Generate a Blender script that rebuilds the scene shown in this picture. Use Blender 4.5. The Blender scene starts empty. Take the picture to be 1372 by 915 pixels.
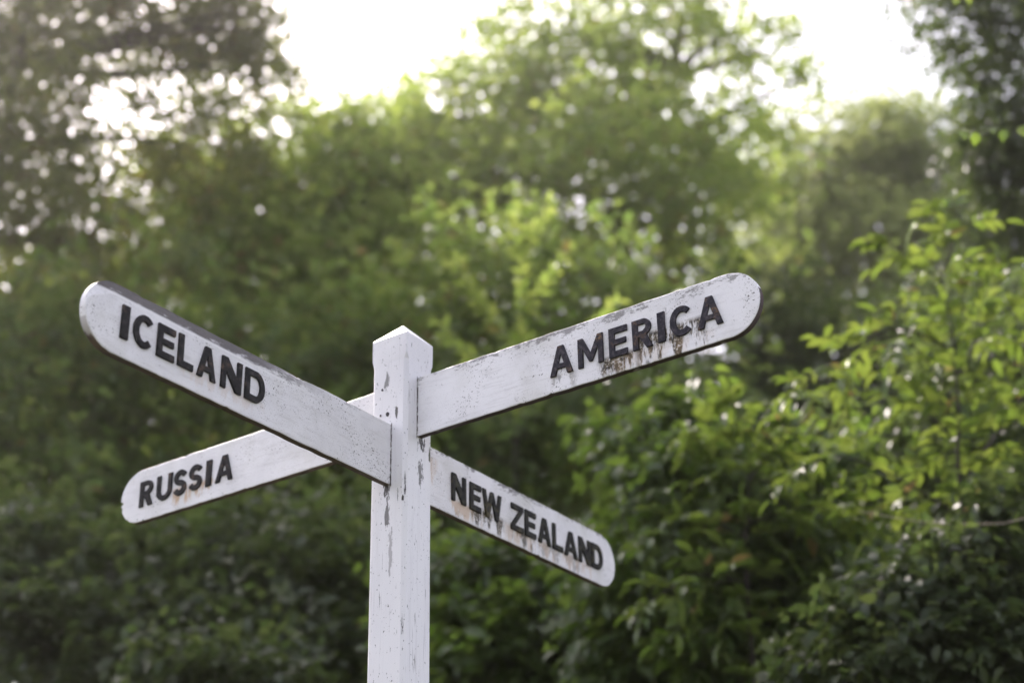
import bpy, math, random
import numpy as np
from mathutils import Vector, Matrix, noise as mnoise

C = bpy.context.scene.collection
PI = math.pi
PW, PH, FPX = 1372.0, 915.0, 2177.9        # photograph size and focal length in its pixels
ZT = 2.95                                  # height of the post's shoulder above the ground
HW = 0.05                                  # half width of the post

# ------------------------------------------------------------------ camera
yaw, pitch, roll = 2.15628, 0.46201, -0.01967
cam_loc = np.array([2.08298, -2.6825, ZT - 1.68399])
fwd = np.array([math.cos(pitch)*math.cos(yaw), math.cos(pitch)*math.sin(yaw), math.sin(pitch)])
r0 = np.array([math.sin(yaw), -math.cos(yaw), 0.0]); u0 = np.cross(r0, fwd)
rgt = math.cos(roll)*r0 + math.sin(roll)*u0
upv = -math.sin(roll)*r0 + math.cos(roll)*u0
fh = np.array([math.cos(yaw), math.sin(yaw), 0.0])

cd = bpy.data.cameras.new('camera')
cd.sensor_width = 36.0
cd.lens = FPX/PW*36.0
cd.clip_start = 0.05; cd.clip_end = 2000
cd.dof.use_dof = True
cd.dof.focus_distance = 3.42
cd.dof.aperture_fstop = 2.1
cd.dof.aperture_blades = 0
cam = bpy.data.objects.new('camera', cd); C.objects.link(cam)
M = Matrix.Identity(4)
for i in range(3):
    M[i][0] = rgt[i]; M[i][1] = upv[i]; M[i][2] = -fwd[i]; M[i][3] = cam_loc[i]
cam.matrix_world = M
bpy.context.scene.camera = cam

def at(u, v, D):
    """world point seen at (u, v), D metres away horizontally along the view"""
    d = fwd + rgt*(u-PW/2)/FPX - upv*(v-PH/2)/FPX
    return cam_loc + d*(D/np.dot(d, fh))
def pxm(v, D):
    """metres per photograph pixel at that place"""
    d = fwd - upv*(v-PH/2)/FPX
    return D/np.dot(d, fh)/FPX

def ground_h(x, y):
    s = (x-cam_loc[0])*fh[0] + (y-cam_loc[1])*fh[1]
    t = min(max((s-5.0)/22.0, 0.0), 1.0)
    t = t*t*(3-2*t)
    return 5.5*t + 0.10*mnoise.noise(Vector((x*0.35, y*0.35, 3.1)))*min(1.0, max(0.0, (abs(x)+abs(y))/3.0))

# ------------------------------------------------------------------ node helper
class NB:
    def __init__(self, name):
        self.m = bpy.data.materials.new(name); self.m.use_nodes = True
        self.t = self.m.node_tree; self.t.nodes.clear()
        self.out = self.t.nodes.new('ShaderNodeOutputMaterial')
    def n(self, typ, **kw):
        nd = self.t.nodes.new('ShaderNode'+typ)
        for k, v in kw.items(): setattr(nd, k, v)
        return nd
    def link(self, a, b): self.t.links.new(a, b)
    def put(self, sock, v):
        if hasattr(v, 'is_output'): self.link(v, sock)
        elif isinstance(v, (tuple, list)) and sock.type == 'RGBA' and len(v) == 3: sock.default_value = (*v, 1)
        else: sock.default_value = v
    def math(self, op, a, b=0.5, c=None, clamp=False):
        nd = self.n('Math', operation=op, use_clamp=clamp)
        self.put(nd.inputs[0], a); self.put(nd.inputs[1], b)
        if c is not None: self.put(nd.inputs[2], c)
        return nd.outputs[0]
    def mul(self, a, b): return self.math('MULTIPLY', a, b)
    def mx(self, a, b): return self.math('MAXIMUM', a, b)
    def step(self, x, a, b):
        nd = self.n('MapRange', interpolation_type='SMOOTHSTEP')
        self.put(nd.inputs[0], x); self.put(nd.inputs[1], a); self.put(nd.inputs[2], b)
        return nd.outputs[0]
    def mix(self, f, a, b):
        nd = self.n('Mix', data_type='RGBA')
        self.put(nd.inputs[0], f); self.put(nd.inputs[6], a); self.put(nd.inputs[7], b)
        return nd.outputs[2]
    def noise(self, vec, scale, detail=3.0, rough=0.55, stretch=None, shift=None):
        if stretch or shift:
            mp = self.n('Mapping'); self.link(vec, mp.inputs[0])
            if stretch: mp.inputs['Scale'].default_value = stretch
            if shift: mp.inputs['Location'].default_value = shift
            vec = mp.outputs[0]
        nd = self.n('TexNoise'); self.link(vec, nd.inputs['Vector'])
        nd.inputs['Scale'].default_value = scale; nd.inputs['Detail'].default_value = detail
        nd.inputs['Roughness'].default_value = rough
        return nd.outputs['Fac']
    def obj(self):
        tc = self.n('TexCoord'); sp = self.n('SeparateXYZ'); self.link(tc.outputs['Object'], sp.inputs[0])
        return tc.outputs['Object'], sp.outputs[0], sp.outputs[1], sp.outputs[2]
    def principled(self, col, rough=0.6, spec=0.4, bump=None, bump_d=0.002):
        p = self.n('BsdfPrincipled')
        self.put(p.inputs['Base Color'], col); self.put(p.inputs['Roughness'], rough)
        p.inputs['Specular IOR Level'].default_value = spec
        if bump is not None:
            b = self.n('Bump'); b.inputs['Distance'].default_value = bump_d; b.inputs['Strength'].default_value = 0.8
            self.link(bump, b.inputs['Height']); self.link(b.outputs[0], p.inputs['Normal'])
        return p
    def done(self, sh):
        self.link(sh if hasattr(sh, 'is_output') else sh.outputs[0], self.out.inputs[0]); return self.m

WHITE = (0.80, 0.79, 0.80)
def paint_board(name, seed, drips=(), top_dirt=0.6, chamfer=None, rust=0.5, rootmoss=False):
    """weathered white gloss on a board; x runs along the arm, z up from its lower edge"""
    b = NB(name); v, x, y, z = b.obj()
    sh = (seed*3.7, seed*1.3, seed*2.1)
    broad = b.noise(v, 9, 3, shift=sh)
    grain = b.noise(v, 60, 4, 0.65, stretch=(0.25, 1, 2.2), shift=sh)
    col = b.mix(b.step(broad, 0.35, 0.75), WHITE, (0.70, 0.69, 0.70))
    col = b.mix(b.mul(b.step(grain, 0.50, 0.75), 0.42), col, (0.47, 0.45, 0.44))
    # small flakes and black specks in patches
    sp = b.noise(v, 260, 3, 0.6, shift=sh)
    patch = b.step(b.noise(v, 13, 2, shift=(sh[1], sh[2], sh[0])), 0.44, 0.66)
    specks = b.mul(b.step(sp, 0.60, 0.67), b.mx(patch, 0.10))
    flake = b.mul(b.step(b.noise(v, 95, 4, 0.7, shift=sh), 0.615, 0.645), b.step(b.noise(v, 16, 2, shift=sh), 0.60, 0.70))
    # grime creeping down from the upper edge
    tn = b.math('ADD', b.mul(b.noise(v, 170, 4, 0.7, stretch=(0.4, 1, 1), shift=sh), 0.6), b.mul(b.noise(v, 14, 2, 0.5, shift=sh), 0.4))
    edge = b.step(z, 0.112, 0.148)
    tdirt = b.mul(b.step(b.math('ADD', tn, b.mul(edge, 0.20)), 0.665, 0.74), top_dirt)
    ax = b.math('ABSOLUTE', x)
    joint = b.mul(b.step(ax, HW+0.0035, HW+0.0012), b.step(b.noise(v, 90, 3, 0.6, shift=sh), 0.36, 0.52))
    col = b.mix(b.mul(b.step(b.noise(v, 5, 4, 0.6, shift=(sh[2], 0, sh[0])), 0.46, 0.72), 0.50), col, (0.49, 0.48, 0.42))
    fine = b.mul(b.step(b.noise(v, 420, 2, 0.6, shift=sh), 0.63, 0.70), b.step(b.noise(v, 3.5, 2, shift=sh), 0.35, 0.6))
    specks = b.mx(specks, b.mx(b.mul(fine, 0.55), joint))
    dirt = b.mx(b.mx(specks, b.mul(flake, 0.8)), tdirt)
    col = b.mix(b.mul(dirt, 0.94), col, b.mix(b.noise(v, 200, 3), (0.022, 0.018, 0.016), (0.075, 0.060, 0.050)))
    for (x0, x1, z0, z1, amt, kind) in drips:
        win = b.mul(b.mul(b.step(x, x0-0.012, x0+0.012), b.step(x, x1+0.012, x1-0.012)),
                    b.mul(b.step(z, z0-0.006, z0+0.016), b.step(z, z1+0.004, z1-0.010)))
        st = b.noise(v, 30, 4, 0.65, stretch=(1.4, 1, 0.28), shift=(x0*7+seed, 0, 1))
        br = b.noise(v, 150, 4, 0.7, shift=sh)
        dep = b.math('DIVIDE', b.math('SUBTRACT', z1, z), z1-z0)
        f = b.mul(b.mul(b.step(b.math('SUBTRACT', st, b.mul(dep, 0.16)), 0.37, 0.47), win), amt)
        if kind == 'moss':
            f = b.mul(f, b.step(br, 0.28, 0.50)); cc = b.mix(b.step(br, 0.42, 0.58), (0.16, 0.115, 0.05), (0.022, 0.018, 0.009))
        else:
            cc = (0.50, 0.30, 0.13)
        col = b.mix(f, col, cc)
    if chamfer is not None:
        xa, xb, zc = chamfer           # worn bevel along the upper edge, black with algae towards the tip
        f = b.mul(b.step(z, zc-0.004, zc+0.004), b.step(x, xa, xb))
        cn = b.math('ADD', b.mul(b.noise(v, 190, 4, 0.75, stretch=(0.3, 1, 1)), 0.6), b.mul(b.noise(v, 22, 3, 0.6), 0.4))
        upz = b.math('ADD', b.mul(b.step(z, zc, zc+0.022), 0.16), b.mul(b.step(x, -0.35, -0.75), 0.12))
        f = b.mul(f, b.step(b.math('ADD', cn, upz), 0.44, 0.62))
        col = b.mix(b.mul(f, 0.95), col, b.mix(b.noise(v, 90, 4, 0.7, stretch=(.4, 1, 1)), (0.016, 0.014, 0.013), (0.085, 0.068, 0.060)))
        line = b.mul(b.step(b.math('ABSOLUTE', b.math('SUBTRACT', z, zc-0.002)), 0.0035, 0.001), b.step(x, xa, xb))
        col = b.mix(b.mul(line, 0.5), col, (0.84, 0.83, 0.82))
    hgt = b.math('SUBTRACT', b.mul(grain, 0.4), b.mul(dirt, 0.6))
    return b.done(b.principled(col, b.math('ADD', 0.42, b.mul(dirt, 0.4)), 0.35, hgt, 0.0012))

def grime_edge(name, a, c):
    b = NB(name); v, x, y, z = b.obj()
    n1 = b.noise(v, 45, 5, 0.7, stretch=(0.3, 1, 1)); n2 = b.noise(v, 14, 2)
    col = b.mix(b.step(n1, 0.35, 0.7), a, c)
    col = b.mix(b.mul(b.step(n2, 0.62, 0.7), 0.5), col, (0.5, 0.48, 0.46))
    return b.done(b.principled(col, 0.8, 0.2, n1, 0.001))

def letter_mat(name, base, worn, amt, tint=(0.30, 0.20, 0.10)):
    b = NB(name); v, x, y, z = b.obj()
    n1 = b.noise(v, 70, 5, 0.7); n2 = b.noise(v, 26, 2, 0.5); n3 = b.noise(v, 190, 3, 0.6)
    col = b.mix(b.mul(b.step(n1, 0.46, 0.66), amt), base, worn)
    col = b.mix(b.mul(b.mul(b.step(n2, 0.56, 0.72), b.step(n3, 0.42, 0.6)), amt), col, tint)
    return b.done(b.principled(col, b.math('ADD', 0.50, b.mul(n1, 0.3)), 0.14, n1, 0.0012))

T2 = 0.009
def post_mat():
    b = NB('post_white_paint'); v, x, y, z = b.obj()
    broad = b.noise(v, 6, 3, stretch=(1, 1, 0.5))
    grain = b.noise(v, 55, 4, 0.6, stretch=(1.6, 1.6, 0.10))
    col = b.mix(b.step(broad, 0.35, 0.75), WHITE, (0.70, 0.69, 0.71))
    col = b.mix(b.mul(b.step(grain, 0.50, 0.8), 0.30), col, (0.52, 0.50, 0.51))
    fl = b.noise(v, 52, 5, 0.74, stretch=(2.2, 2.2, 0.22), shift=(1.7, 0.4, 2.2))
    where = b.step(b.noise(v, 7, 2, shift=(5, 1, 3)), 0.47, 0.60)
    flake = b.mul(b.step(fl, 0.640, 0.652), where)
    grey = b.mul(b.step(fl, 0.62, 0.645), where)
    sp = b.mul(b.step(b.noise(v, 230, 3, 0.6, stretch=(1, 1, 0.5)), 0.655, 0.70), 0.8)
    col = b.mix(b.mul(grey, 0.30), col, (0.36, 0.34, 0.34))
    col = b.mix(b.mx(flake, sp), col, (0.032, 0.026, 0.026))
    # drying cracks that run with the grain
    ck = b.noise(v, 20, 2, 0.4, stretch=(2.6, 2.6, 0.06), shift=(3, 8, 0))
    crack = b.mul(b.step(b.math('ABSOLUTE', b.math('SUBTRACT', ck, 0.5)), 0.010, 0.003), b.step(b.noise(v, 9, 2, shift=(2, 2, 9)), 0.50, 0.62))
    col = b.mix(b.mul(crack, 0.8), col, (0.16, 0.14, 0.14))
    # dark joint lines round the mortises of the two near arms
    jn = b.step(b.noise(v, 110, 3, 0.6), 0.38, 0.50)
    for (a, face, z0, z1) in ((x, b.step(y, -HW+0.004, -HW+0.002), ZT-0.368, ZT-0.221), (y, b.step(x, HW-0.004, HW-0.002), ZT-0.249, ZT-0.102)):
        ln = b.step(b.math('ABSOLUTE', b.math('SUBTRACT', b.math('ABSOLUTE', a), T2+0.0004)), 0.0022, 0.0010)
        zz = b.mul(b.step(z, z0-0.004, z0), b.step(z, z1+0.004, z1))
        col = b.mix(b.mul(b.mul(b.mul(ln, zz), face), b.math('ADD', 0.35, b.mul(jn, 0.65))), col, (0.06, 0.05, 0.045))
    def stain(px, py, pz, rx, rz, amt, cc):
        nonlocal col
        dx = b.math('DIVIDE', b.math('SUBTRACT', x, px), rx); dy = b.math('DIVIDE', b.math('SUBTRACT', y, py), rx)
        dz = b.math('DIVIDE', b.math('SUBTRACT', z, pz), rz)
        d = b.math('SQRT', b.math('ADD', b.math('ADD', b.mul(dx, dx), b.mul(dy, dy)), b.mul(dz, dz)))
        nn = b.noise(v, 75, 4, 0.7, stretch=(1.5, 1.5, 0.4), shift=(pz*9, 0, 0))
        f = b.mul(b.step(b.math('SUBTRACT', nn, b.mul(d, 0.30)), 0.30, 0.35), amt)
        col = b.mix(f, col, cc)
    dk = (0.035, 0.03, 0.022)
    stain(0.000, -HW, ZT-0.375, 0.012, 0.020, 1.0, (0.05, 0.042, 0.035))     # under the ICELAND arm
    stain(0.002, -HW, ZT-0.44, 0.010, 0.060, 0.8, dk)
    stain(HW, 0.006, ZT-0.26, 0.016, 0.022, 1.0, dk)                          # under the AMERICA arm
    stain(HW, 0.004, ZT-0.33, 0.014, 0.050, 0.8, dk)
    stain(HW, 0.040, ZT-0.275, 0.010, 0.022, 1.0, (0.06, 0.06, 0.02))         # moss by the NEW ZEALAND arm
    stain(-0.004, -HW, ZT-0.115, 0.010, 0.030, 0.7, dk)
    stain(0.022, -HW, ZT-0.195, 0.006, 0.016, 0.9, dk)
    stain(0.044, -HW, ZT-0.405, 0.006, 0.010, 1.0, dk)
    stain(0.012, -HW, ZT-0.52, 0.008, 0.07, 0.7, (0.30, 0.28, 0.28))
    return b.done(b.principled(col, b.math('ADD', 0.42, b.mul(flake, 0.4)), 0.35, b.math('SUBTRACT', b.mul(grain, 0.5), flake), 0.0012))

# ------------------------------------------------------------------ object helpers
def mesh_obj(name, verts, faces, mats, parent=None, smooth=False, fmat=None):
    me = bpy.data.meshes.new(name); me.from_pydata([tuple(map(float, p)) for p in verts], [], faces)
    for m in mats: me.materials.append(m)
    if fmat: me.polygons.foreach_set('material_index', fmat)
    if smooth: me.polygons.foreach_set('use_smooth', [True]*len(me.polygons))
    me.update()
    o = bpy.data.objects.new(name, me); C.objects.link(o)
    if parent: o.parent = parent
    return o
def thing(name, label, cat, loc, group=None):
    o = bpy.data.objects.new(name, None); C.objects.link(o); o.location = loc
    o.empty_display_size = 0.2; o['label'] = label; o['category'] = cat
    if group: o['group'] = group
    return o

# ------------------------------------------------------------------ the signpost
sign = thing('signpost', 'white painted wooden signpost whose four arms read ICELAND, RUSSIA, AMERICA and NEW ZEALAND', 'signpost', (0, 0, 0))

def ring(h, c, z):
    if c <= 0: c = 0.0012
    p = [(-h+c, -h), (h-c, -h), (h, -h+c), (h, h-c), (h-c, h), (-h+c, h), (-h, h-c), (-h, -h+c)]
    return [(a, b_, z) for a, b_ in p]
rings = [ring(HW*1.04, 0.0088, -0.3), ring(HW*1.004, 0.0086, 1.6), ring(HW, 0.0086, ZT-0.075), ring(HW, 0.0080, ZT-0.066), ring(HW+0.0001, 0.0022, ZT-0.052),
         ring(HW+0.0003, 0.0016, ZT-0.03), ring(HW+0.0001, 0.0016, ZT-0.001), ring(HW-0.001, 0.0012, ZT+0.0012), ring(0.004, 0.001, ZT+0.046)]
rng0 = random.Random(4)
vs = []; fs = []
for k, r in enumerate(rings):
    for p in r:
        j = 0.0 if k in (0, 1) else 0.0004
        vs.append((p[0]+rng0.uniform(-j, j), p[1]+rng0.uniform(-j, j), p[2]+rng0.uniform(-j, j)*1.5))
for k in range(len(rings)-1):
    for i in range(8):
        a, b_ = k*8+i, k*8+(i+1) % 8
        fs.append((a, b_, b_+8, a+8))
fs.append(tuple(range(7, -1, -1))); fs.append(tuple(range((len(rings)-1)*8, len(rings)*8)))
mesh_obj('post', vs, fs, [post_mat()], sign)

def disc(name, p, r, mat, par):
    """shallow round bolt head lying on the post's AMERICA-side face"""
    v = []; f = []; n = 14
    for rr, dy in ((r, 0.0004), (r, -0.0010), (r*0.8, -0.0018)):
        for i in range(n):
            a = 2*PI*i/n; v.append((p[0]+rr*math.cos(a), -HW-0.0008+dy, p[2]+rr*math.sin(a)*1.25))
    for k in range(2):
        for i in range(n): f.append((k*n+i, k*n+(i+1) % n, (k+1)*n+(i+1) % n, (k+1)*n+i))
    f.append(tuple(range(2*n, 3*n)))
    return mesh_obj(name, v, f, [mat], par, smooth=False)
bb = NB('bolt_black'); bv = bb.obj()[0]
bolt_m = bb.done(bb.principled(bb.mix(bb.noise(bv, 300), (0.02, 0.02, 0.025), (0.06, 0.05, 0.05)), 0.6, 0.3))
def on_face(u, v):                      # where a pixel's ray meets the face y = -HW
    d = fwd + rgt*(u-PW/2)/FPX - upv*(v-PH/2)/FPX
    return cam_loc + d*((-HW-cam_loc[1])/d[1])
for (u, v, r) in ((519.5, 555, 0.0042), (512.6, 522.7, 0.0024), (510.3, 557.2, 0.0022)):
    disc('bolt_head', on_face(u, v), r, bolt_m, sign)

T2 = 0.009
def board(L, side, H, slope, mats, chamfer=0.0, nick=None, notch=()):
    """finger board, arm along side*x from the post to L, its lower edge at z=0, half-round at the tip"""
    R = H/2; pts = []; nrm = []
    xs = HW-0.004
    n = 90
    for i in range(n): pts.append((xs+(L-R-xs)*i/n, 0.0)); nrm.append((0, -1))
    m = 30
    for i in range(m+1):
        a = -PI/2+PI*i/m
        pts.append((L-R+R*math.cos(a), R+R*math.sin(a))); nrm.append((math.cos(a), math.sin(a)))
    for i in range(n): pts.append((L-R-(L-R-xs)*(i+1)/n, H)); nrm.append((0, 1))
    N = len(pts); vs = []; b_ = 0.0014; rg = random.Random(int(L*1e4)); wob = [0.0]*N
    for i in range(N): wob[i] = 0.0010*mnoise.noise(Vector((pts[i][0]*30, pts[i][1]*30, L*9)))
    for k in range(9): wob[rg.randrange(3, N-3)] += rg.uniform(0.0006, 0.0018)
    for li, yy in enumerate((-T2, -T2+b_, -T2+0.0050, T2-b_, T2)):
        for i, ((x, z), (nx, nz)) in enumerate(zip(pts, nrm)):
            ins = b_ if li in (0, 4) else 0.0
            ch = 0.0
            if chamfer:
                t = min(max((x-0.28)/0.30, 0), 1); t = t*t*(3-2*t)
                k = min(max((nz-0.15)/0.6, 0), 1)
                ch = chamfer*t*k*max(0.0, 1-(yy+T2)/0.0048)*(1+0.10*mnoise.noise(Vector((x*25, 2, 0))))
            ins = max(ins, ch)+wob[i]
            for (nxp, nzp, dep) in notch:
                d = math.hypot(x-nxp, z-nzp)
                if d < 0.004: ins += dep*(1-d/0.004)
            px, pz = x-nx*ins, z-nz*ins
            vs.append((side*px, yy, pz+slope*(px-HW)))
    fs = []; fm = []
    for li in range(4):
        for i in range(N):
            j = (i+1) % N; a = li*N
            f = (a+i, a+j, a+N+j, a+N+i)
            fs.append(f if side > 0 else f[::-1])
            nz = (nrm[i][1]+nrm[j][1])/2; nx = (nrm[i][0]+nrm[j][0])/2
            fm.append(1 if (i < N-1 and (nz < nick if nick is not None else nz < -0.5) and li > 0) else 0)
    f = tuple(range(N)); fs.append(f if side < 0 else f[::-1]); fm.append(0)
    f = tuple(range(4*N, 5*N)); fs.append(f if side > 0 else f[::-1]); fm.append(0)
    return vs, fs, fm

# letters drawn as outlines in a box 1 wide-unit = cap height; s = stroke
def arc(cx, cy, rx, ry, a0, a1, n=14):
    return [(cx+rx*math.cos(math.radians(a0+(a1-a0)*i/n)), cy+ry*math.sin(math.radians(a0+(a1-a0)*i/n))) for i in range(n+1)]
def ribbon(path, s):
    """outline of a thick stroke that follows a path, square ends"""
    Lf = []; Rt = []
    for i, p in enumerate(path):
        a = path[max(i-1, 0)]; c = path[min(i+1, len(path)-1)]
        dx, dy = c[0]-a[0], c[1]-a[1]; l = math.hypot(dx, dy) or 1
        nx, ny = -dy/l*s/2, dx/l*s/2
        Lf.append((p[0]+nx, p[1]+ny)); Rt.append((p[0]-nx, p[1]-ny))
    return Lf+Rt[::-1]
def glyph(ch, w, s):
    if ch == 'I': return [[(0, 0), (w, 0), (w, 1), (0, 1)]]
    if ch == 'E': return [[(0, 0), (w, 0), (w, s), (s, s), (s, .5-s*.45), (w*.93, .5-s*.45), (w*.93, .5+s*.45), (s, .5+s*.45), (s, 1-s), (w, 1-s), (w, 1), (0, 1)]]
    if ch == 'L': return [[(0, 0), (w, 0), (w, s), (s, s), (s, 1), (0, 1)]]
    if ch == 'N':
        k = s*1.22
        return [[(0, 0), (s*.95, 0), (s*.95, .60), (w-k, 0), (w, 0), (w, 1), (w-s*.95, 1), (w-s*.95, .40), (k, 1), (0, 1)]]
    if ch == 'M':
        c = w/2; k = s*1.0
        return [[(0, 0), (s*.9, 0), (s*.9, .66), (c-s*.28, .14), (c+s*.28, .14), (w-s*.9, .66), (w-s*.9, 0), (w, 0), (w, 1), (w-k, 1), (c, .40), (k, 1), (0, 1)]]
    if ch == 'W':
        c = w/2; q = w*.255; k = s*.95
        return [[(q-k*.48, 0), (q+k*.48, 0), (c, .72), (w-q-k*.48, 0), (w-q+k*.48, 0), (w, 1), (w-k, 1), (w-q, .36), (c+k*.42, 1), (c-k*.42, 1), (q, .36), (k, 1), (0, 1)]]
    if ch == 'A':
        c = w/2; k = s*1.02; ap = s*.58
        sl = (c-ap)/1.0
        xi = lambda y: k+(c-k*0.0-k)*y/0.80       # inner edge of the left leg
        y0, y1 = .22, .22+s*.82
        inn = lambda y: k+(c-k)*(y/.78)
        return [[(0, 0), (k, 0), (inn(y0), y0), (w-inn(y0), y0), (w-k, 0), (w, 0), (c+ap, 1), (c-ap, 1)],
                [(inn(y1), y1), (c, .76), (w-inn(y1), y1)]]
    if ch == 'Z':
        k = s*1.15
        return [[(0, 0), (w, 0), (w, s), (k, s), (w, 1-s*.95), (w, 1), (w*.04, 1), (w*.04, 1-s), (w-k*1.02, 1-s), (0, s*.95)]]
    if ch == 'D':
        r = min(.5, w-0.02)
        o = [(0, 0), (w-r*.80, 0)] + arc(w-r*.80, .5, r*.80, .5, -80, 80, 16) + [(w-r*.80, 1), (0, 1)]
        i = [(s, s), (w-r*.80, s)] + arc(w-r*.80, .5, r*.80-s, .5-s, -78, 78, 16) + [(w-r*.80, 1-s), (s, 1-s)]
        return [o, i]
    if ch == 'U':
        r = w/2
        o = [(0, 1), (0, r)] + arc(r, r, r, r, 180, 360, 18)[1:-1] + [(w, r), (w, 1), (w-s, 1), (w-s, r)] + arc(r, r, r-s, r-s, 360, 180, 18)[1:-1] + [(s, r), (s, 1)]
        return [o]
    if ch == 'C':
        return [ribbon(arc(w*.56, .5, w*.56-s/2, .5-s/2, 46, 314, 26), s)]
    if ch == 'S':
        ry = (1-s)/4
        p = arc(w/2, 1-s/2-ry, w/2-s/2, ry, 22, 262, 16) + arc(w/2, s/2+ry, w/2-s/2, ry, 82, -158, 16)
        return [ribbon(p, s)]
    if ch == 'R':
        yb = .44; r = (1-yb)/2
        o = [(0, 0), (s, 0), (s, yb-.03), (s+.05, yb-.03), (w-s*1.12, 0), (w, 0), (w-s*1.02+.00, yb-.0)] + arc(w-r-.02, yb+r, r, r, -62, 90, 14) + [(0, 1)]
        i = [(s, yb+s*.78), (w-r-.02, yb+s*.78)] + arc(w-r-.02, yb+r+s*.1, r-s*.9, r-s*.9, -70, 70, 10) + [(w-r-.02, 1-s*.88), (s, 1-s*.88)]
        return [o, i]

def lettering(spec, mat, parent, slope, side, label, seed):
    cu = bpy.data.curves.new('lettering', 'CURVE'); cu.dimensions = '2D'; cu.fill_mode = 'BOTH'
    cu.extrude = 0.0024; cu.bevel_depth = 0.0007; cu.bevel_resolution = 1
    Hc, base = 0.0665, 0.0375
    rg = random.Random(seed)
    for ch, xa, xb in spec:
        w = (xb-xa)/Hc
        dx, dy, tl = rg.uniform(-.0006, .0006), rg.uniform(-.0007, .0007), rg.uniform(-.012, .012)
        for ln in glyph(ch, w, 0.182):
            sp = cu.splines.new('POLY'); sp.points.add(len(ln)-1); sp.use_cyclic_u = True
            for p, (a, c) in zip(sp.points, ln):
                X = xa+a*Hc+dx - tl*c*Hc; Z = base+c*Hc+dy+slope*(side*X-HW)
                p.co = (X+rg.uniform(-.0003, .0003), Z+rg.uniform(-.0003, .0003), 0, 1)
    tmp = bpy.data.objects.new('lettering', cu); C.objects.link(tmp)
    dg = bpy.context.evaluated_depsgraph_get()
    me = bpy.data.meshes.new_from_object(tmp.evaluated_get(dg)); me.name = 'lettering'
    bpy.data.objects.remove(tmp); bpy.data.curves.remove(cu)
    # curve lies in its own xy plane: stand it up on the board's face
    me.transform(Matrix.Translation((0, -T2-0.0016, 0)) @ Matrix.Rotation(PI/2, 4, 'X'))
    me.materials.clear(); me.materials.append(mat)
    o = bpy.data.objects.new('lettering', me); C.objects.link(o); o.parent = parent
    if label: o['label'] = label
    return o

def arm(label, L, side, H, zb, slope, rotz, mats, spec, lmat, llabel, seed, **kw):
    vs, fs, fm = board(L, side, H, slope, mats, **kw)
    o = mesh_obj('finger_board', vs, fs, mats, sign, False, fm)
    o.location = (0, 0, ZT+zb); o.rotation_euler = (0, 0, rotz); o['label'] = label
    parts = [(spec, llabel)] if len(spec) < 9 else [(spec[:3], 'raised letters NEW in black'), (spec[3:], 'raised letters ZEALAND in black, green with algae')]
    for k, (sp, lb) in enumerate(parts): lettering(sp, lmat, o, slope, side, lb, seed+k)
    return o
black = letter_mat('letter_black', (0.008, 0.008, 0.009), (0.055, 0.050, 0.050), 0.7, (0.14, 0.085, 0.055))
slate = letter_mat('letter_faded', (0.020, 0.019, 0.027), (0.095, 0.082, 0.090), 0.85, (0.19, 0.115, 0.06))
mossy = letter_mat('letter_mossy', (0.009, 0.009, 0.009), (0.07, 0.07, 0.045), 0.8, (0.12, 0.10, 0.04))
under = grime_edge('board_underside', (0.155, 0.115, 0.095), (0.085, 0.065, 0.055))
def tip_edge():
    b = NB('board_edge_iceland'); v, x, y, z = b.obj()
    n1 = b.noise(v, 60, 5, 0.7, stretch=(0.4, 1, 1))
    raw = b.mix(b.step(n1, 0.35, 0.7), (0.155, 0.115, 0.095), (0.085, 0.065, 0.055))
    f = b.step(b.math('ADD', x, b.mul(b.math('SUBTRACT', n1, 0.5), 0.06)), -0.915, -0.938)
    return b.done(b.principled(b.mix(f, raw, (0.55, 0.53, 0.53)), 0.7, 0.2, n1, 0.001))
under_am = grime_edge('board_edge_bare', (0.10, 0.072, 0.068), (0.055, 0.042, 0.045))

arm('finger board reading AMERICA, rising to the tip with rust and moss under its letters', 0.908, 1, 0.1446, -0.2473, 0.0192, 0.0,
    [paint_board('board_paint_america', 1, [(0.41, 0.47, .004, .05, .55, 'moss'), (0.53, 0.66, .004, .055, 1.0, 'moss'), (0.62, 0.78, .0, .085, 1.0, 'moss'), (.56, .80, .0, .05, .14, 'rust')], 0.65), under_am],
    [('A', .410, .465), ('M', .481, .542), ('E', .557, .600), ('R', .615, .660), ('I', .675, .691), ('C', .704, .752), ('A', .767, .823)],
    slate, 'raised letters AMERICA in faded flaking black', 11, nick=-0.22+0.5)
arm('finger board reading ICELAND, with a black weathered bevel along its top', 0.946, -1, 0.1443, -0.3667, -0.0038, PI/2,
    [paint_board('board_paint_iceland', 2, [(-.70, -.47, .01, .045, .22, 'rust')], 0.35, chamfer=(-0.22, -0.50, 0.1185)), tip_edge()],
    [('I', -.860, -.843), ('C', -.830, -.783), ('E', -.768, -.724), ('L', -.713, -.6735), ('A', -.6605, -.611), ('N', -.594, -.538), ('D', -.526, -.470)],
    black, 'raised letters ICELAND in black', 12, chamfer=0.026, nick=-0.35)
arm('finger board reading RUSSIA, with pale rust runs below its letters', 0.892, -1, 0.1403, -0.2462, -0.0161, 0.0,
    [paint_board('board_paint_russia', 3, [(-.71, -.56, .0, .05, .75, 'rust')], 0.15), under],
    [('R', -.821, -.777), ('U', -.763, -.712), ('S', -.704, -.663), ('S', -.653, -.611), ('I', -.595, -.579), ('A', -.562, -.508)],
    black, 'raised letters RUSSIA in black', 13, notch=((0.8915, 0.062, .012), (0.891, 0.049, .010)))
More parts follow.
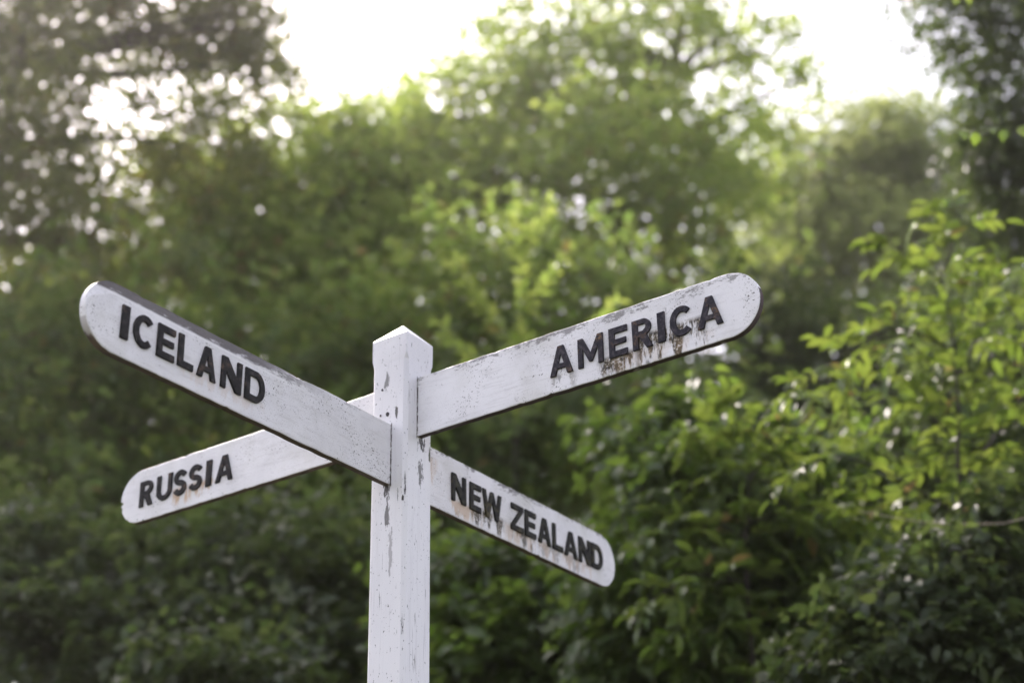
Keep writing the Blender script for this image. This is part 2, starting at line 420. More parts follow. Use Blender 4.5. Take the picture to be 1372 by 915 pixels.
arm('finger board reading NEW ZEALAND, with green-black drips running from its letters', 0.921, 1, 0.1429, -0.3695, 0.0062, PI/2,
    [paint_board('board_paint_new_zealand', 4, [(0.17, 0.30, .0, .045, .6, 'rust'), (0.26, 0.40, .0, .055, 1.0, 'moss'), (0.42, 0.55, .0, .055, .95, 'moss'), (.55, .74, .0, .05, .5, 'moss'), (.40, .80, .0, .05, .35, 'rust'), (.055, .12, .05, .12, .4, 'rust')], 0.75), under],
    [('N', .178, .233), ('E', .250, .2935), ('W', .303, .381), ('Z', .423, .475), ('E', .485, .531), ('A', .545, .600), ('L', .610, .656), ('A', .667, .726), ('N', .7365, .7915), ('D', .799, .8524)],
    mossy, 'raised letters NEW ZEALAND in black, green with algae', 14)

# ------------------------------------------------------------------ leaves
def leaf_mat(name, ca, cb, ta, tb, trans=0.42, rough=0.42, spec=0.5, old=None):
    b = NB(name)
    g = b.n('NewGeometry'); r = g.outputs['Random Per Island']
    col = b.mix(r, ca, cb); tr = b.mix(r, ta, tb)
    if old:
        f = b.step(r, 0.972, 0.978); col = b.mix(f, col, old); tr = b.mix(f, tr, old)
    p = b.principled(col, rough, spec)
    t = b.n('BsdfTranslucent'); b.put(t.inputs[0], tr)
    mx = b.n('MixShader'); mx.inputs[0].default_value = trans
    b.link(p.outputs[0], mx.inputs[1]); b.link(t.outputs[0], mx.inputs[2])
    return b.done(mx)
def bark_mat(name, a, c):
    b = NB(name); v = b.obj()[0]
    n1 = b.noise(v, 14, 5, 0.7, stretch=(1, 1, 0.25))
    return b.done(b.principled(b.mix(b.step(n1, 0.35, 0.65), a, c), 0.85, 0.2, n1, 0.02))
L_bright = leaf_mat('leaf_fresh_green', (0.072, 0.118, 0.030), (0.105, 0.138, 0.040), (0.32, 0.47, 0.08), (0.46, 0.54, 0.11), 0.55, .48, .3, old=(0.26, 0.21, 0.06))
L_mid = leaf_mat('leaf_mid_green', (0.058, 0.092, 0.030), (0.082, 0.110, 0.038), (0.20, 0.33, 0.06), (0.31, 0.39, 0.08), 0.50, .48, .3, old=(0.20, 0.16, 0.05))
L_dark = leaf_mat('leaf_dark_green_shaded', (0.033, 0.052, 0.021), (0.050, 0.067, 0.028), (0.11, 0.18, 0.04), (0.16, 0.21, 0.05), 0.44, 0.42, .4)  # dark green taken lower, putting the low shrubs' deep shade into the colour
L_olive = leaf_mat('leaf_olive', (0.062, 0.084, 0.028), (0.090, 0.100, 0.036), (0.24, 0.31, 0.06), (0.33, 0.35, 0.08), 0.48, .48, .3, old=(0.24, 0.12, 0.04))
L_elder = leaf_mat('leaf_young_elder', (0.056, 0.098, 0.024), (0.080, 0.116, 0.032), (0.19, 0.30, 0.035), (0.27, 0.35, 0.05), 0.41, 0.38, 0.5, old=(0.28, 0.20, 0.07))
L_bramble = leaf_mat('leaf_bramble', (0.045, 0.080, 0.022), (0.070, 0.100, 0.030), (0.15, 0.27, 0.03), (0.23, 0.33, 0.045), 0.45, 0.38, 0.5)
L_hazed = leaf_mat('leaf_hazed_olive', (0.085, 0.108, 0.046), (0.108, 0.120, 0.055), (0.34, 0.43, 0.13), (0.42, 0.47, 0.16), 0.55, .5, .3)  # olive leaf made paler, with the distant haze put into its colour
bark = bark_mat('bark_grey_brown', (0.10, 0.085, 0.07), (0.045, 0.038, 0.032))
stem_m = bark_mat('stem_dark', (0.045, 0.040, 0.030), (0.030, 0.024, 0.020))

KITE = (np.array([[0, 0, 0], [.45, -.5, .10], [1, 0, -.04], [.45, .5, .10]]), [(0, 1, 2), (0, 2, 3)])
LEAF = (np.array([[0, 0, 0], [.18, -.36, .07], [.50, -.50, .09], [.80, -.27, .0], [1, 0, -.16], [.80, .27, .0], [.50, .50, .09], [.18, .36, .07],
                  [.20, 0, 0.01], [.52, 0, .0], [.80, 0, -.06]]),
        [(0, 1, 8), (8, 1, 2, 9), (9, 2, 3, 10), (10, 3, 4), (0, 8, 7), (8, 9, 6, 7), (9, 10, 5, 6), (10, 4, 5)])
def norm(a): return a/np.maximum(np.linalg.norm(a, axis=-1, keepdims=True), 1e-9)
def leaf_mesh(name, pos, d, nrm, ln, wd, mat, parent, tmpl, smooth):
    V, F = tmpl
    d = norm(d); s = norm(np.cross(nrm, d)); n = np.cross(d, s)
    P = pos[:, None, :] + V[None, :, 0, None]*ln[:, None, None]*d[:, None, :] + V[None, :, 1, None]*wd[:, None, None]*s[:, None, :] \
        + V[None, :, 2, None]*ln[:, None, None]*n[:, None, :]
    N = len(pos); k = len(V); P = P.reshape(-1, 3).astype(np.float32)
    P -= np.array(parent.location, dtype=np.float32)
    cnt = np.array([len(f) for f in F]); flat = np.concatenate([np.array(f) for f in F])
    idx = (flat[None, :] + (np.arange(N)*k)[:, None]).reshape(-1).astype(np.int32)
    tot = np.tile(cnt, N).astype(np.int32); start = np.concatenate([[0], np.cumsum(tot)[:-1]]).astype(np.int32)
    me = bpy.data.meshes.new(name)
    me.vertices.add(len(P)); me.vertices.foreach_set('co', P.reshape(-1))
    me.loops.add(len(idx)); me.loops.foreach_set('vertex_index', idx)
    me.polygons.add(len(tot)); me.polygons.foreach_set('loop_start', start); me.polygons.foreach_set('loop_total', tot)
    if smooth: me.polygons.foreach_set('use_smooth', np.ones(len(tot), dtype=bool))
    me.materials.append(mat); me.update(calc_edges=True)
    o = bpy.data.objects.new(name, me); C.objects.link(o); o.parent = parent
    return o

class Tubes:
    def __init__(self): self.v = []; self.f = []
    def add(self, path, ra, rb, n=6):
        path = [Vector(p) for p in path]; base = len(self.v); m = len(path)
        for i, p in enumerate(path):
            t = (path[min(i+1, m-1)]-path[max(i-1, 0)]).normalized()
            a = t.cross(Vector((0.31, 0.17, 1.0)) if abs(t.z) < .9 else Vector((1, .2, 0))).normalized(); b_ = t.cross(a)
            r = ra+(rb-ra)*(i/(m-1))**0.8
            for k in range(n):
                q = 2*PI*k/n; self.v.append(p+(a*math.cos(q)+b_*math.sin(q))*r)
        for i in range(m-1):
            for k in range(n):
                k2 = (k+1) % n
                self.f.append((base+i*n+k, base+i*n+k2, base+(i+1)*n+k2, base+(i+1)*n+k))
        self.f.append(tuple(base+(m-1)*n+k for k in range(n)))
    def build(self, name, mat, parent):
        L = Vector(parent.location)
        return mesh_obj(name, [p-L for p in self.v], self.f, [mat], parent, True)

def wavy(a, b_, rg, amp, n=7, sag=0.0):
    a = Vector(a); b_ = Vector(b_); out = []; ax = (b_-a); ln = ax.length
    o1 = Vector((rg.uniform(-1, 1), rg.uniform(-1, 1), rg.uniform(-.4, .4)))*amp*ln
    o2 = Vector((rg.uniform(-1, 1), rg.uniform(-1, 1), rg.uniform(-.4, .4)))*amp*ln*.5
    for i in range(n):
        t = i/(n-1)
        out.append(a+ax*t+o1*math.sin(PI*t)+o2*math.sin(2*PI*t)+Vector((0, 0, sag*ln*math.sin(PI*t))))
    return out

def crown_leaves(rs, rg, blobs, n_clump, per, rc, size, uneven=0.45, droop=0.25, skin=0.42, stray=0.10):
    """leaf sprays spread through the crown's volume; returns leaf arrays and the spray centres"""
    cs = []; outs = []
    vol = np.array([b_[1][0]*b_[1][1]*b_[1][2] for b_ in blobs])**0.72; vol = vol/vol.sum()
    for bi, (c, r) in enumerate(blobs):
        m = max(3, int(n_clump*vol[bi]))
        k = 0
        while k < m:
            q = norm(rs.normal(size=3)); 
            if q[2] < -0.55 and rs.rand() < .5: continue
            ns = mnoise.noise(Vector(q*1.9)+Vector((c[0]*3, c[1]*3, bi*5.0)))
            ns2 = mnoise.noise(Vector(q*5.1)+Vector((c[1]*3, c[2]*3, bi*7.0)))
            rad = rs.rand()**skin*(1+uneven*ns+uneven*.55*ns2)
            if rs.rand() < stray: rad *= rs.uniform(1.05, 1.5)
            cs.append(c+q*np.array(r)*rad); outs.append(q); k += 1
    cs = np.array(cs); outs = np.array(outs)
    M_ = len(cs)
    scl = rs.uniform(.6, 1.35, M_)
    # each spray: a few twigs fanning out and up, leaves set along them
    nt = 4
    tw = norm(outs[:, None, :]*0.9 + rs.normal(size=(M_, nt, 3))*0.75 + np.array([0, 0, .25]))
    pn = norm(np.array([0, 0, 1.0])*0.8 + outs*0.35 + rs.normal(size=(M_, 3))*0.45)
    ci = np.repeat(np.arange(M_), per); ti = rs.randint(0, nt, M_*per)
    t = rs.rand(M_*per)
    axis = tw[ci, ti]
    pos = cs[ci] + axis*(t*rc*scl[ci]*1.25)[:, None] + rs.normal(size=(M_*per, 3))*rc*0.20*scl[ci][:, None]
    side = norm(np.cross(axis, pn[ci]))*np.where(rs.rand(M_*per) < .5, 1, -1)[:, None]
    d = norm(axis*0.55+side*rs.uniform(.4, 1.0, M_*per)[:, None]+rs.normal(size=(M_*per, 3))*.25 - np.array([0, 0, droop]))
    nn = norm(pn[ci]+rs.normal(size=(M_*per, 3))*.28)
    ln = size*rs.uniform(.65, 1.25, M_*per)
    return pos, d, nn, ln, cs

def tree(name, label, cat, u, D, blobs_px, mat, n_clump, per, rc, size, trunk_r, seed, group=None, part='crown', wr=0.58, tmpl=KITE, bk=None,
         uneven=.45, droop=.25, skin=.42, lean=0.0, multi=1, depth=1.0, stray=.10):
    rs = np.random.RandomState(seed); rg = random.Random(seed)
    b0 = at(u, 457, D); gx, gy = b0[0]+lean*rgt[0], b0[1]+lean*rgt[1]
    base = Vector((gx, gy, ground_h(gx, gy)))
    t = thing(name, label, cat, base, group)
    blobs = []
    for (bu, bv, ru, rv, dd) in blobs_px:
        c = at(bu, bv, D+dd); k = pxm(bv, D+dd)
        blobs.append((c, (ru*k*depth, ru*k*depth, rv*k)))
    pos, d, nn, ln, cs = crown_leaves(rs, rg, blobs, n_clump, per, rc, size, uneven, droop, skin, stray)
    leaf_mesh(part, pos, d, nn, ln, ln*wr, mat, t, tmpl, tmpl is LEAF)
    tb = Tubes()
    top = max(blobs, key=lambda q: q[0][2])[0]
    low = min(c[2] for c, r in blobs)
    mains = []
    for k in range(multi):
        off = Vector((rg.uniform(-1, 1), rg.uniform(-1, 1), 0))*(trunk_r*2.5 if multi > 1 else 0)
        tgt = Vector(top) if k == 0 else Vector(rg.choice(blobs)[0])
        p = wavy(base+off-Vector((0, 0, .25)), tgt, rg, .035, 12)
        tb.add(p, trunk_r*(1 if k == 0 else .7), trunk_r*.12, 8); mains.append(p)
    for c, r in blobs:
        cv = Vector(c); mp = min(mains, key=lambda p: min((q-cv).length for q in p))
        lowp = [q for q in mp if q.z < cv.z-r[2]*.35] or [mp[1]]
        s = lowp[-1]; lim = wavy(s, cv, rg, .10, 7, .04)
        tb.add(lim, trunk_r*.42, trunk_r*.10, 6)
        near = cs[np.argsort(np.linalg.norm((cs-np.array(c))/np.array(r), axis=1))]
        for q in near[rs.permutation(len(near))[:min(14, len(near))]]:
            if np.linalg.norm((q-np.array(c))/np.array(r)) > 1.4: continue
            tb.add(wavy(lim[rg.randint(2, 6)], q, rg, .10, 5, .05), trunk_r*.13, trunk_r*.03, 4)
    tb.build('trunk' if part == 'crown' else 'stems', bk or bark, t)
    return t

# --- woodland, back to front (u, v and radii in photograph pixels, D metres)
tree('tree', 'tall leafy tree with the highest crown, behind the post and the AMERICA arm', 'tree', 800, 16.0,
     [(790, 130, 120, 90, 0), (690, 170, 110, 85, .5), (640, 260, 130, 110, 0), (800, 280, 160, 120, -.8), (570, 210, 65, 65, .3), (930, 310, 120, 110, 0), (560, 330, 90, 100, .5),
      (880, 60, 70, 55, .2), (540, 150, 34, 34, .3), (590, 115, 40, 38, .1), (640, 75, 42, 40, .3), (695, 40, 40, 40, 0), (745, 60, 36, 40, .3), (800, 25, 42, 40, .1), (850, -5, 45, 40, .2),
      (920, 5, 50, 42, .4), (980, 40, 48, 40, .5), (1035, 70, 40, 36, .3), (1075, 105, 26, 26, .3), (1000, 140, 40, 36, .6), (940, 190, 60, 50, .2), (1020, 215, 50, 45, .6), (860, 180, 60, 60, .4)],
     L_bright, 1250, 22, .36, .125, .17, 21, stray=.22, uneven=.6)
tree('tree', 'pale green bushy tree whose top lies lower, behind the ICELAND arm', 'tree', 380, 14.5,
     [(360, 270, 130, 90, 0), (450, 240, 110, 75, .6), (300, 330, 110, 100, -.4), (480, 330, 110, 110, 0), (390, 400, 150, 110, -.6), (250, 250, 60, 60, .5), (530, 250, 60, 60, .8), (470, 160, 32, 28, .5), (420, 185, 40, 32, .4), (510, 175, 34, 34, .7)],
     L_bright, 820, 22, .34, .125, .14, 22, stray=.2, uneven=.6)
tree('tree', 'big dark open tree with sky gaps, filling the upper left corner', 'tree', 60, 12.5,
     [(60, 40, 130, 90, 0), (200, 30, 110, 70, .3), (310, 80, 70, 65, .6), (120, 190, 130, 70, 0), (20, 230, 90, 100, -.5), (-120, 100, 150, 130, 0), (270, 200, 70, 60, .4),
      (30, 360, 120, 90, -.3), (160, 330, 90, 80, .3), (230, -60, 120, 60, 0), (60, -110, 150, 80, 0), (330, 20, 40, 35, .3), (350, 110, 38, 42, .5), (355, 50, 38, 40, .5)],
     L_olive, 1900, 24, .30, .085, .15, 23, lean=-.6)
tree('tree', 'hazy olive green tree in the far gap beyond the tip of the AMERICA arm', 'tree', 1150, 23.0,
     [(1160, 230, 110, 75, 0), (1080, 290, 90, 80, .5), (1230, 230, 80, 80, .5), (1150, 360, 130, 110, 0), (1050, 380, 90, 90, 0), (1260, 340, 100, 110, 0), (1190, 190, 50, 45, 0)],
     L_hazed, 1300, 22, .45, .15, .2, 24, stray=.2, uneven=.6)
tree('tree', 'dark tree leaning in from the upper right edge, with bright sky holes', 'tree', 1430, 10.5,
     [(1300, 40, 75, 60, 0), (1390, 30, 90, 80, 0), (1370, 170, 70, 60, 0), (1440, 250, 110, 110, 0), (1340, 250, 60, 50, .3), (1280, -40, 70, 50, 0), (1400, -100, 120, 80, 0), (1500, 100, 100, 150, 0), (1370, 330, 70, 60, .4), (1320, 130, 35, 35, 0), (1330, 200, 50, 45, .2)],
     L_dark, 1250, 22, .23, .068, .12, 25, lean=.5, uneven=.65, stray=.2)
tree('tree', 'dense dark tree far back at the left edge, under the open tree', 'tree', 40, 19.0,
     [(-20, 520, 190, 150, 0), (150, 470, 170, 120, .5), (60, 680, 200, 150, 0), (230, 620, 170, 150, 0), (0, 850, 240, 160, 0), (-150, 700, 150, 200, 0), (300, 760, 200, 180, 0), (60, 400, 120, 80, 0)],
     L_mid, 1500, 24, .45, .15, .2, 51)
tree('tree', 'tall dense tree far back, seen between the RUSSIA arm and the post', 'tree', 470, 20.0,
     [(420, 480, 190, 130, 0), (560, 430, 150, 120, 0), (480, 640, 200, 150, 0), (700, 520, 170, 140, 0), (560, 820, 260, 170, 0), (760, 700, 190, 160, 0)],
     L_mid, 1500, 24, .45, .15, .2, 52)
tree('tree', 'dense dark tree far back, seen through the bushes at the right edge', 'tree', 1290, 17.0,
     [(1180, 600, 190, 140, 0), (1330, 520, 160, 150, 0), (1000, 700, 190, 150, 0), (1250, 780, 220, 170, 0), (1420, 680, 180, 200, 0), (1060, 860, 220, 150, 0), (1400, 380, 110, 120, 0)],
     L_dark, 1500, 24, .42, .14, .2, 53)
# understorey that closes the lower part
tree('understorey_tree', 'dark leafy tree low behind the post, between the RUSSIA and NEW ZEALAND arms', 'tree', 620, 12.0,
     [(600, 470, 160, 110, 0), (760, 440, 140, 110, .3), (480, 520, 130, 110, 0), (700, 590, 170, 120, -.5), (560, 650, 170, 130, -.4), (860, 560, 130, 120, 0), (420, 620, 120, 120, 0), (640, 800, 260, 140, 0)],
     L_mid, 1050, 22, .30, .12, .12, 26, stray=.15, uneven=.6)
tree('understorey_tree', 'shaded tree with sparse leaves behind the tip of the AMERICA arm', 'tree', 1040, 15.0,
     [(1000, 480, 110, 100, 0), (1120, 490, 110, 90, 0), (950, 600, 120, 110, 0), (1080, 610, 130, 110, 0), (1230, 520, 130, 120, 0), (1000, 760, 240, 130, 0), (1300, 640, 160, 160, 0)],
     L_dark, 1200, 26, .34, .11, .13, 27)
tree('understorey_tree', 'leafy tree at the left edge, between the ICELAND and RUSSIA arms', 'tree', 120, 11.5,
     [(60, 480, 130, 110, 0), (190, 500, 130, 110, .4), (310, 520, 110, 90, .4), (40, 640, 150, 120, 0), (180, 680, 150, 120, 0), (320, 640, 120, 110, .3), (100, 830, 200, 130, 0), (-90, 560, 120, 200, 0), (330, 800, 170, 140, 0)],
     L_mid, 1100, 22, .30, .11, .13, 28, stray=.15, uneven=.6)
# shrubs in front of them
SG = 'shrubs along the front of the wood'
tree('shrub', 'dusky shrub in deep shade below the RUSSIA arm', 'shrub', 330, 8.6,
     [(330, 790, 110, 70, 0), (120, 860, 130, 80, 0), (200, 770, 90, 60, .3), (20, 800, 110, 90, .2), (430, 740, 80, 60, .2), (250, 850, 90, 60, -.2), (440, 850, 100, 80, 0), (330, 900, 160, 60, -.3)],
     L_dark, 640, 22, .20, .09, .03, 31, SG, 'foliage', tmpl=LEAF, bk=stem_m, multi=4)  # dark leaf colour carries part of the deep shade here
tree('shrub', 'low green shrub at the bottom edge, left of the post', 'shrub', 270, 7.4,
     [(290, 905, 50, 25, 0), (350, 925, 60, 25, 0), (220, 925, 50, 28, 0), (250, 890, 25, 16, 0)],
     L_dark, 75, 18, .15, .075, .02, 32, SG, 'foliage', tmpl=LEAF, bk=stem_m, multi=3, uneven=.8, stray=.3)
tree('shrub', 'green shrub directly below the NEW ZEALAND arm', 'shrub', 690, 7.8,
     [(650, 800, 90, 55, 0), (760, 830, 90, 60, 0), (690, 880, 130, 60, -.2), (600, 900, 70, 60, 0), (820, 900, 100, 70, 0), (850, 800, 60, 50, .2)],
     L_bramble, 520, 22, .17, .09, .03, 33, SG, 'foliage', tmpl=LEAF, bk=stem_m, multi=4)
tree('shrub', 'tangled shrub with drooping leaves, right of the NEW ZEALAND arm', 'shrub', 930, 6.8,
     [(900, 650, 80, 55, 0), (850, 600, 50, 35, .3), (1090, 640, 80, 40, .2), (1060, 740, 90, 60, 0), (980, 700, 90, 60, 0), (880, 760, 80, 60, 0), (1000, 800, 110, 70, 0), (920, 880, 120, 70, 0), (1080, 880, 110, 70, 0), (900, 580, 40, 30, .3)],
     L_bramble, 520, 24, .15, .095, .025, 34, SG, 'foliage', wr=.45, tmpl=LEAF, bk=stem_m, multi=4, droop=.6)
tree('shrub', 'dark small-leaved shrub in the lower right corner', 'shrub', 1300, 5.6,
     [(1310, 780, 90, 60, 0), (1230, 840, 100, 60, 0), (1370, 720, 70, 60, 0), (1320, 890, 120, 60, 0), (1150, 900, 90, 50, 0), (1400, 850, 80, 80, 0)],
     L_dark, 560, 20, .11, .06, .02, 35, SG, 'foliage', tmpl=LEAF, bk=stem_m, multi=4, droop=.5)

tree('shrub', 'loose dark leafy shrub behind the upright stems at the right edge', 'shrub', 1320, 7.2,
     [(1310, 520, 80, 70, 0), (1370, 440, 60, 60, 0), (1240, 600, 100, 60, 0), (1350, 640, 90, 70, 0), (1180, 670, 90, 50, .2), (1410, 560, 70, 90, 0)],
     L_dark, 190, 18, .16, .085, .025, 36, SG, 'foliage', wr=.45, tmpl=LEAF, bk=stem_m, multi=4, stray=.2)  # dark leaf colour stands in for the shaded gaps behind the stems
# sapling with fresh leaves in front of the tall tree, over the AMERICA arm
def plant_from_stems(name, label, cat, D, stems, mat, seed, leaf, group=None, wr=.45, stem_r=.010):
    rs = np.random.RandomState(seed); rg = random.Random(seed)
    px = stems[0][0]; b0 = at(px[0], 457, D)
    base = Vector((b0[0], b0[1], ground_h(b0[0], b0[1])))
    t = thing(name, label, cat, base, group)
    tb = Tubes(); P = []; Dr = []; Nn = []; Ln = []
    def put(p, d, n, l): P.append(np.array(p)); Dr.append(np.array(d)); Nn.append(np.array(n)); Ln.append(l)
    def pinnate(p, d, up, ln, pairs, l):
        d = Vector(d).normalized(); p = Vector(p); path = []
        for i in range(6):
            s = i/5; path.append(p+d*ln*s+Vector((0, 0, -ln*.38*s*s)))
        tb.add(path, .0022, .0012, 3)
        side = d.cross(Vector(up)).normalized(); nu = side.cross(d).normalized()
        for k in range(pairs):
            s = .34+.58*k/pairs; q = path[0].lerp(path[-1], 0) if s <= 0 else path[min(int(s*5), 4)].lerp(path[min(int(s*5)+1, 5)], s*5-int(s*5))
            for sg in (-1, 1):
                dd = side*sg*.85+d*.5+Vector((0, 0, -.22))+Vector((rg.gauss(0, .12), rg.gauss(0, .12), rg.gauss(0, .12)))
                put(q, dd, nu+Vector((rg.gauss(0, .2), rg.gauss(0, .2), rg.gauss(0, .15))), l*rg.uniform(.75, 1.15))
        put(path[-1], d+Vector((0, 0, -.6)), nu, l*1.1)
    for si, st in enumerate(stems):
        pts = [Vector(at(a, b_, D+dd)) for a, b_, dd in st]
        if si == 0 or st[0][1] > 900: pts = [Vector((pts[0].x, pts[0].y, ground_h(pts[0].x, pts[0].y)-.1))]+pts
        sm = []
        for i in range(len(pts)-1):
            p0, p1, p2, p3 = pts[max(i-1, 0)], pts[i], pts[i+1], pts[min(i+2, len(pts)-1)]
            for k in range(6):
                s = k/6; sm.append(0.5*((2*p1)+(p2-p0)*s+(2*p0-5*p1+4*p2-p3)*s*s+(3*p1-p0-3*p2+p3)*s**3))
        sm.append(pts[-1])
        tb.add(sm, stem_r if si == 0 else stem_r*.55, stem_r*.2, 6)
        leaf(sm, rg, pinnate, put, tb, si)
    P, Dr, Nn, Ln = map(np.array, (P, Dr, Nn, Ln))
    leaf_mesh('foliage', P, Dr, Nn, Ln, Ln*wr, mat, t, LEAF, True)
    tb.build('stems', stem_m, t)
    return t
def arclen(sm):
    a = [0.0]
    for p, q in zip(sm, sm[1:]): a.append(a[-1]+(q-p).length)
    return a
def walk(sm, gap, start=0.0):
    a = arclen(sm); s = start
    while s < a[-1]:
        i = max(k for k in range(len(a)) if a[k] <= s); i = min(i, len(sm)-2)
        f = (s-a[i])/max(a[i+1]-a[i], 1e-6)
        yield sm[i].lerp(sm[i+1], f), (sm[i+1]-sm[i]).normalized(), s/a[-1]
        s += gap
def elder_leaf(first, gap, ln, l, pairs=3):
    def f(sm, rg, pinnate, put, tb, si):
        k = 0
        for p, ax, t in walk(sm, gap, 0):
            k += 1
            if si == 0 and t < first: continue
            a0 = k*PI/2+rg.uniform(-.4, .4)
            e1 = ax.cross(Vector((.2, .1, 1)) if abs(ax.z) < .9 else Vector((1, 0, 0))).normalized(); e2 = ax.cross(e1)
            for q in (0, PI):
                o = e1*math.cos(a0+q)+e2*math.sin(a0+q)
                d = o*.9+ax*.55+Vector((0, 0, .12))
                pinnate(p, d, (rg.gauss(0, .15), rg.gauss(0, .15), 1), ln*rg.uniform(.7, 1.2)*(1-.45*t), pairs, l*rg.uniform(.8, 1.15)*(1-.25*t))
        p = sm[-1]; ax = (sm[-1]-sm[-3]).normalized()
        for q in range(3): pinnate(p, ax+Vector((rg.gauss(0, .5), rg.gauss(0, .5), .2)), (0, 0, 1), ln*.55, pairs, l*.7)
    return f
def simple_leaf(first, gap, l):
    def f(sm, rg, pinnate, put, tb, si):
        k = 0
        for p, ax, t in walk(sm, gap, 0):
            k += 1
            if si == 0 and t < first: continue
            a0 = k*2.4
            e1 = ax.cross(Vector((.2, .1, 1)) if abs(ax.z) < .9 else Vector((1, 0, 0))).normalized(); e2 = ax.cross(e1)
            o = e1*math.cos(a0)+e2*math.sin(a0)
            put(p, o*.8+ax*.8+Vector((0, 0, -.1)), Vector((rg.gauss(0, .4), rg.gauss(0, .4), 1)), l*rg.uniform(.7, 1.2))
    return f
plant_from_stems('sapling', 'young sapling with fresh yellow-green leaf tufts rising above the AMERICA arm', 'sapling', 9.5,
    [[(690, 700, 0), (700, 470, 0), (695, 250, 0)], [(700, 480, 0), (640, 400, .1), (610, 350, .1)], [(700, 420, 0), (745, 360, -.1), (765, 325, -.1)],
     [(697, 340, 0), (665, 300, 0), (655, 275, 0)], [(697, 330, 0), (730, 290, .1), (738, 268, .1)], [(700, 520, 0), (620, 470, 0), (590, 430, 0)], [(700, 520, 0), (790, 450, .1), (830, 400, .1)]],
    L_bright, 41, simple_leaf(.74, .020, .105), wr=.5)
plant_from_stems('elder_bush', 'sunlit bush with upright dark stems and divided leaves at the right edge', 'bush', 6.0,
    [[(1300, 760, -.2), (1285, 560, -.22), (1275, 440, -.2), (1250, 330, -.1)],
     [(1285, 500, 0), (1320, 430, .1), (1345, 370, .15)],
     [(1280, 470, 0), (1200, 440, -.1), (1120, 480, -.15), (1070, 520, -.2)],
     [(1290, 600, 0), (1220, 540, .1), (1150, 520, .15)],
     [(1300, 700, 0), (1200, 640, -.15), (1120, 610, -.2), (1075, 630, -.2)],
     [(1262, 380, 0), (1225, 345, .1), (1200, 330, .1)], [(1262, 370, 0), (1285, 300, 0), (1278, 285, 0)],
     [(1295, 640, 0), (1350, 560, .15), (1400, 500, .2)], [(1300, 700, 0), (1370, 640, 0), (1420, 620, 0)], [(1320, 430, .1), (1380, 400, .1), (1410, 390, .1)],
     [(1290, 560, 0), (1230, 470, .2), (1170, 450, .3)], [(1300, 720, 0), (1240, 690, .1), (1170, 680, .1)]],
    L_elder, 42, elder_leaf(.74, .130, .26, .108), wr=.36, stem_r=.012)
plant_from_stems('elder_bush', 'bright arching bush with drooping leaf tips below the tip of the AMERICA arm', 'bush', 6.3,
    [[(1010, 900, 0), (1000, 720, 0), (1005, 600, 0), (985, 545, 0)], [(1005, 640, 0), (1045, 590, 0), (1050, 580, 0)], [(1003, 620, 0), (960, 570, .1), (945, 570, .1)],
     [(1002, 720, 0), (920, 690, .1), (860, 720, .1)], [(1003, 700, 0), (1080, 680, 0), (1120, 690, 0)], [(1001, 780, 0), (930, 770, -.1), (880, 800, -.1)]],
    L_elder, 43, elder_leaf(.45, .085, .22, .105), wr=.40)

def heart_twig(sm, rg, pinnate, put, tb, si):
    if si == 0: return
    for k, (p, ax, t) in enumerate(walk(sm, .055, .03)):
        e1 = ax.cross(Vector((.2, .1, 1))).normalized(); sg = 1 if k % 2 else -1
        q = p+Vector((0, 0, -.018))+e1*sg*.008
        tb.add([p, p.lerp(q, .5)+e1*sg*.004, q], .0007, .0005, 3)
        put(q, Vector((rg.gauss(0, .25), rg.gauss(0, .25), -1))+e1*sg*.35, Vector((-fh[0], -fh[1], .25))+Vector((rg.gauss(0, .5), rg.gauss(0, .5), rg.gauss(0, .3))), rg.uniform(.040, .056))
plant_from_stems('birch_sapling', 'thin twig with a few small pale heart-shaped leaves reaching in at the upper right edge', 'sapling', 4.9,
    [[(1520, 900, 0), (1500, 500, 0), (1480, 160, 0), (1470, -60, 0)], [(1482, 200, 0), (1420, 165, -.05), (1350, 166, -.1), (1285, 172, -.1)], [(1473, 0, 0), (1350, -25, .1), (1268, -6, .1)]],
    L_elder, 44, heart_twig, wr=.82, stem_r=.006)
sh = bpy.data.objects['elder_bush']; tb = Tubes()
pth = [Vector(at(a, c, 5.3)) for a, c in ((1150, 684), (1185, 691), (1220, 697), (1260, 701), (1300, 702), (1345, 701), (1390, 690))]
tb.add(pth, .0016, .0022, 4)
o = tb.build('dead_stalk', bark_mat('dry_stalk', (0.42, 0.36, 0.28), (0.30, 0.25, 0.20)), sh); o['label'] = 'thin pale dead stalk'

# ------------------------------------------------------------------ ground
def build_ground():
    xs = np.concatenate([-np.geomspace(160, 14, 14), np.linspace(-12, 12, 33), np.geomspace(14, 160, 14)])
    n = len(xs); vs = []; fs = []
    for y in xs:
        for x in xs: vs.append((x, y, ground_h(x, y)))
    for j in range(n-1):
        for i in range(n-1): fs.append((j*n+i, j*n+i+1, (j+1)*n+i+1, (j+1)*n+i))
    b = NB('ground_turf'); v = b.obj()[0]
    n1 = b.noise(v, 1.2, 5, 0.6); n2 = b.noise(v, 22, 4, 0.7)
    col = b.mix(b.step(n1, 0.4, 0.62), (0.055, 0.070, 0.026), (0.075, 0.058, 0.038))
    col = b.mix(b.mul(n2, 0.5), col, (0.035, 0.045, 0.016))
    o = mesh_obj('ground', vs, fs, [b.done(b.principled(col, 0.95, 0.1, n2, 0.05))], None, True)
    o['kind'] = 'structure'
build_ground()

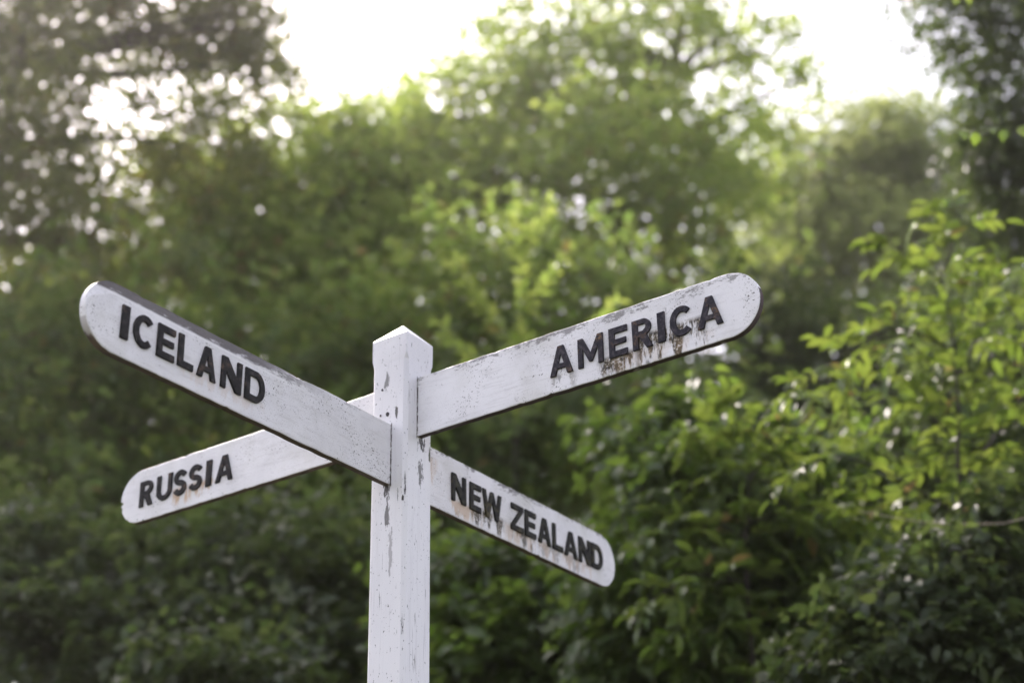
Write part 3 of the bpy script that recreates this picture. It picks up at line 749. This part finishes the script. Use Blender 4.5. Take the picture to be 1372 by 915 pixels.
# ------------------------------------------------------------------ air
def haze():
    lo, hi = (-45, -45, -1.5), (45, 45, 26)
    v = [(x, y, z) for x in (lo[0], hi[0]) for y in (lo[1], hi[1]) for z in (lo[2], hi[2])]
    f = [(0, 1, 3, 2), (4, 6, 7, 5), (0, 4, 5, 1), (2, 3, 7, 6), (0, 2, 6, 4), (1, 5, 7, 3)]
    b = NB('haze_air'); p = b.n('VolumePrincipled')
    p.inputs['Color'].default_value = (0.95, 0.93, 0.88, 1); p.inputs['Density'].default_value = HAZE; p.inputs['Anisotropy'].default_value = 0.78
    b.link(p.outputs[0], b.out.inputs['Volume'])
    o = mesh_obj('haze', v, f, [b.m]); o['kind'] = 'stuff'
HAZE = 0.0010
haze()

# ------------------------------------------------------------------ light
SUN_AZ, SUN_EL = math.degrees(yaw)+28.0, 48.0      # behind the wood, left of the view
sd = Vector((math.cos(math.radians(SUN_AZ))*math.cos(math.radians(SUN_EL)), math.sin(math.radians(SUN_AZ))*math.cos(math.radians(SUN_EL)), math.sin(math.radians(SUN_EL))))
w = bpy.data.worlds.new('World'); bpy.context.scene.world = w; w.use_nodes = True
nt = w.node_tree; bg = nt.nodes['Background']
sky = nt.nodes.new('ShaderNodeTexSky'); sky.sky_type = 'NISHITA'; sky.sun_disc = False
sky.sun_elevation = math.radians(SUN_EL); sky.sun_rotation = math.radians(90-SUN_AZ)
sky.dust_density = 3.0; sky.air_density = 1.0; sky.ozone_density = 1.0
hs = nt.nodes.new('ShaderNodeHueSaturation'); hs.inputs['Saturation'].default_value = 0.45      # thin white cloud veils the blue
nt.links.new(sky.outputs[0], hs.inputs['Color']); nt.links.new(hs.outputs[0], bg.inputs[0]); bg.inputs[1].default_value = 0.15
sl = bpy.data.lights.new('sun', 'SUN'); sl.energy = 2.4; sl.angle = math.radians(2); sl.color = (1.0, 0.95, 0.87)
so = bpy.data.objects.new('sun', sl); C.objects.link(so); so.location = (0, 0, 20)
so.rotation_euler = sd.to_track_quat('Z', 'Y').to_euler()

sc = bpy.context.scene
sc.render.engine = 'CYCLES'
sc.view_settings.view_transform = 'Standard'; sc.view_settings.look = 'None'
sc.view_settings.exposure = 1.62; sc.view_settings.gamma = 1.0; sc.view_settings.use_curve_mapping = False
sc.view_settings.use_white_balance = True; sc.view_settings.white_balance_temperature = 6650; sc.view_settings.white_balance_tint = 20
sc.cycles.use_denoising = True
sc.cycles.max_bounces = 8; sc.cycles.transparent_max_bounces = 8
sc.cycles.sample_clamp_indirect = 6.0
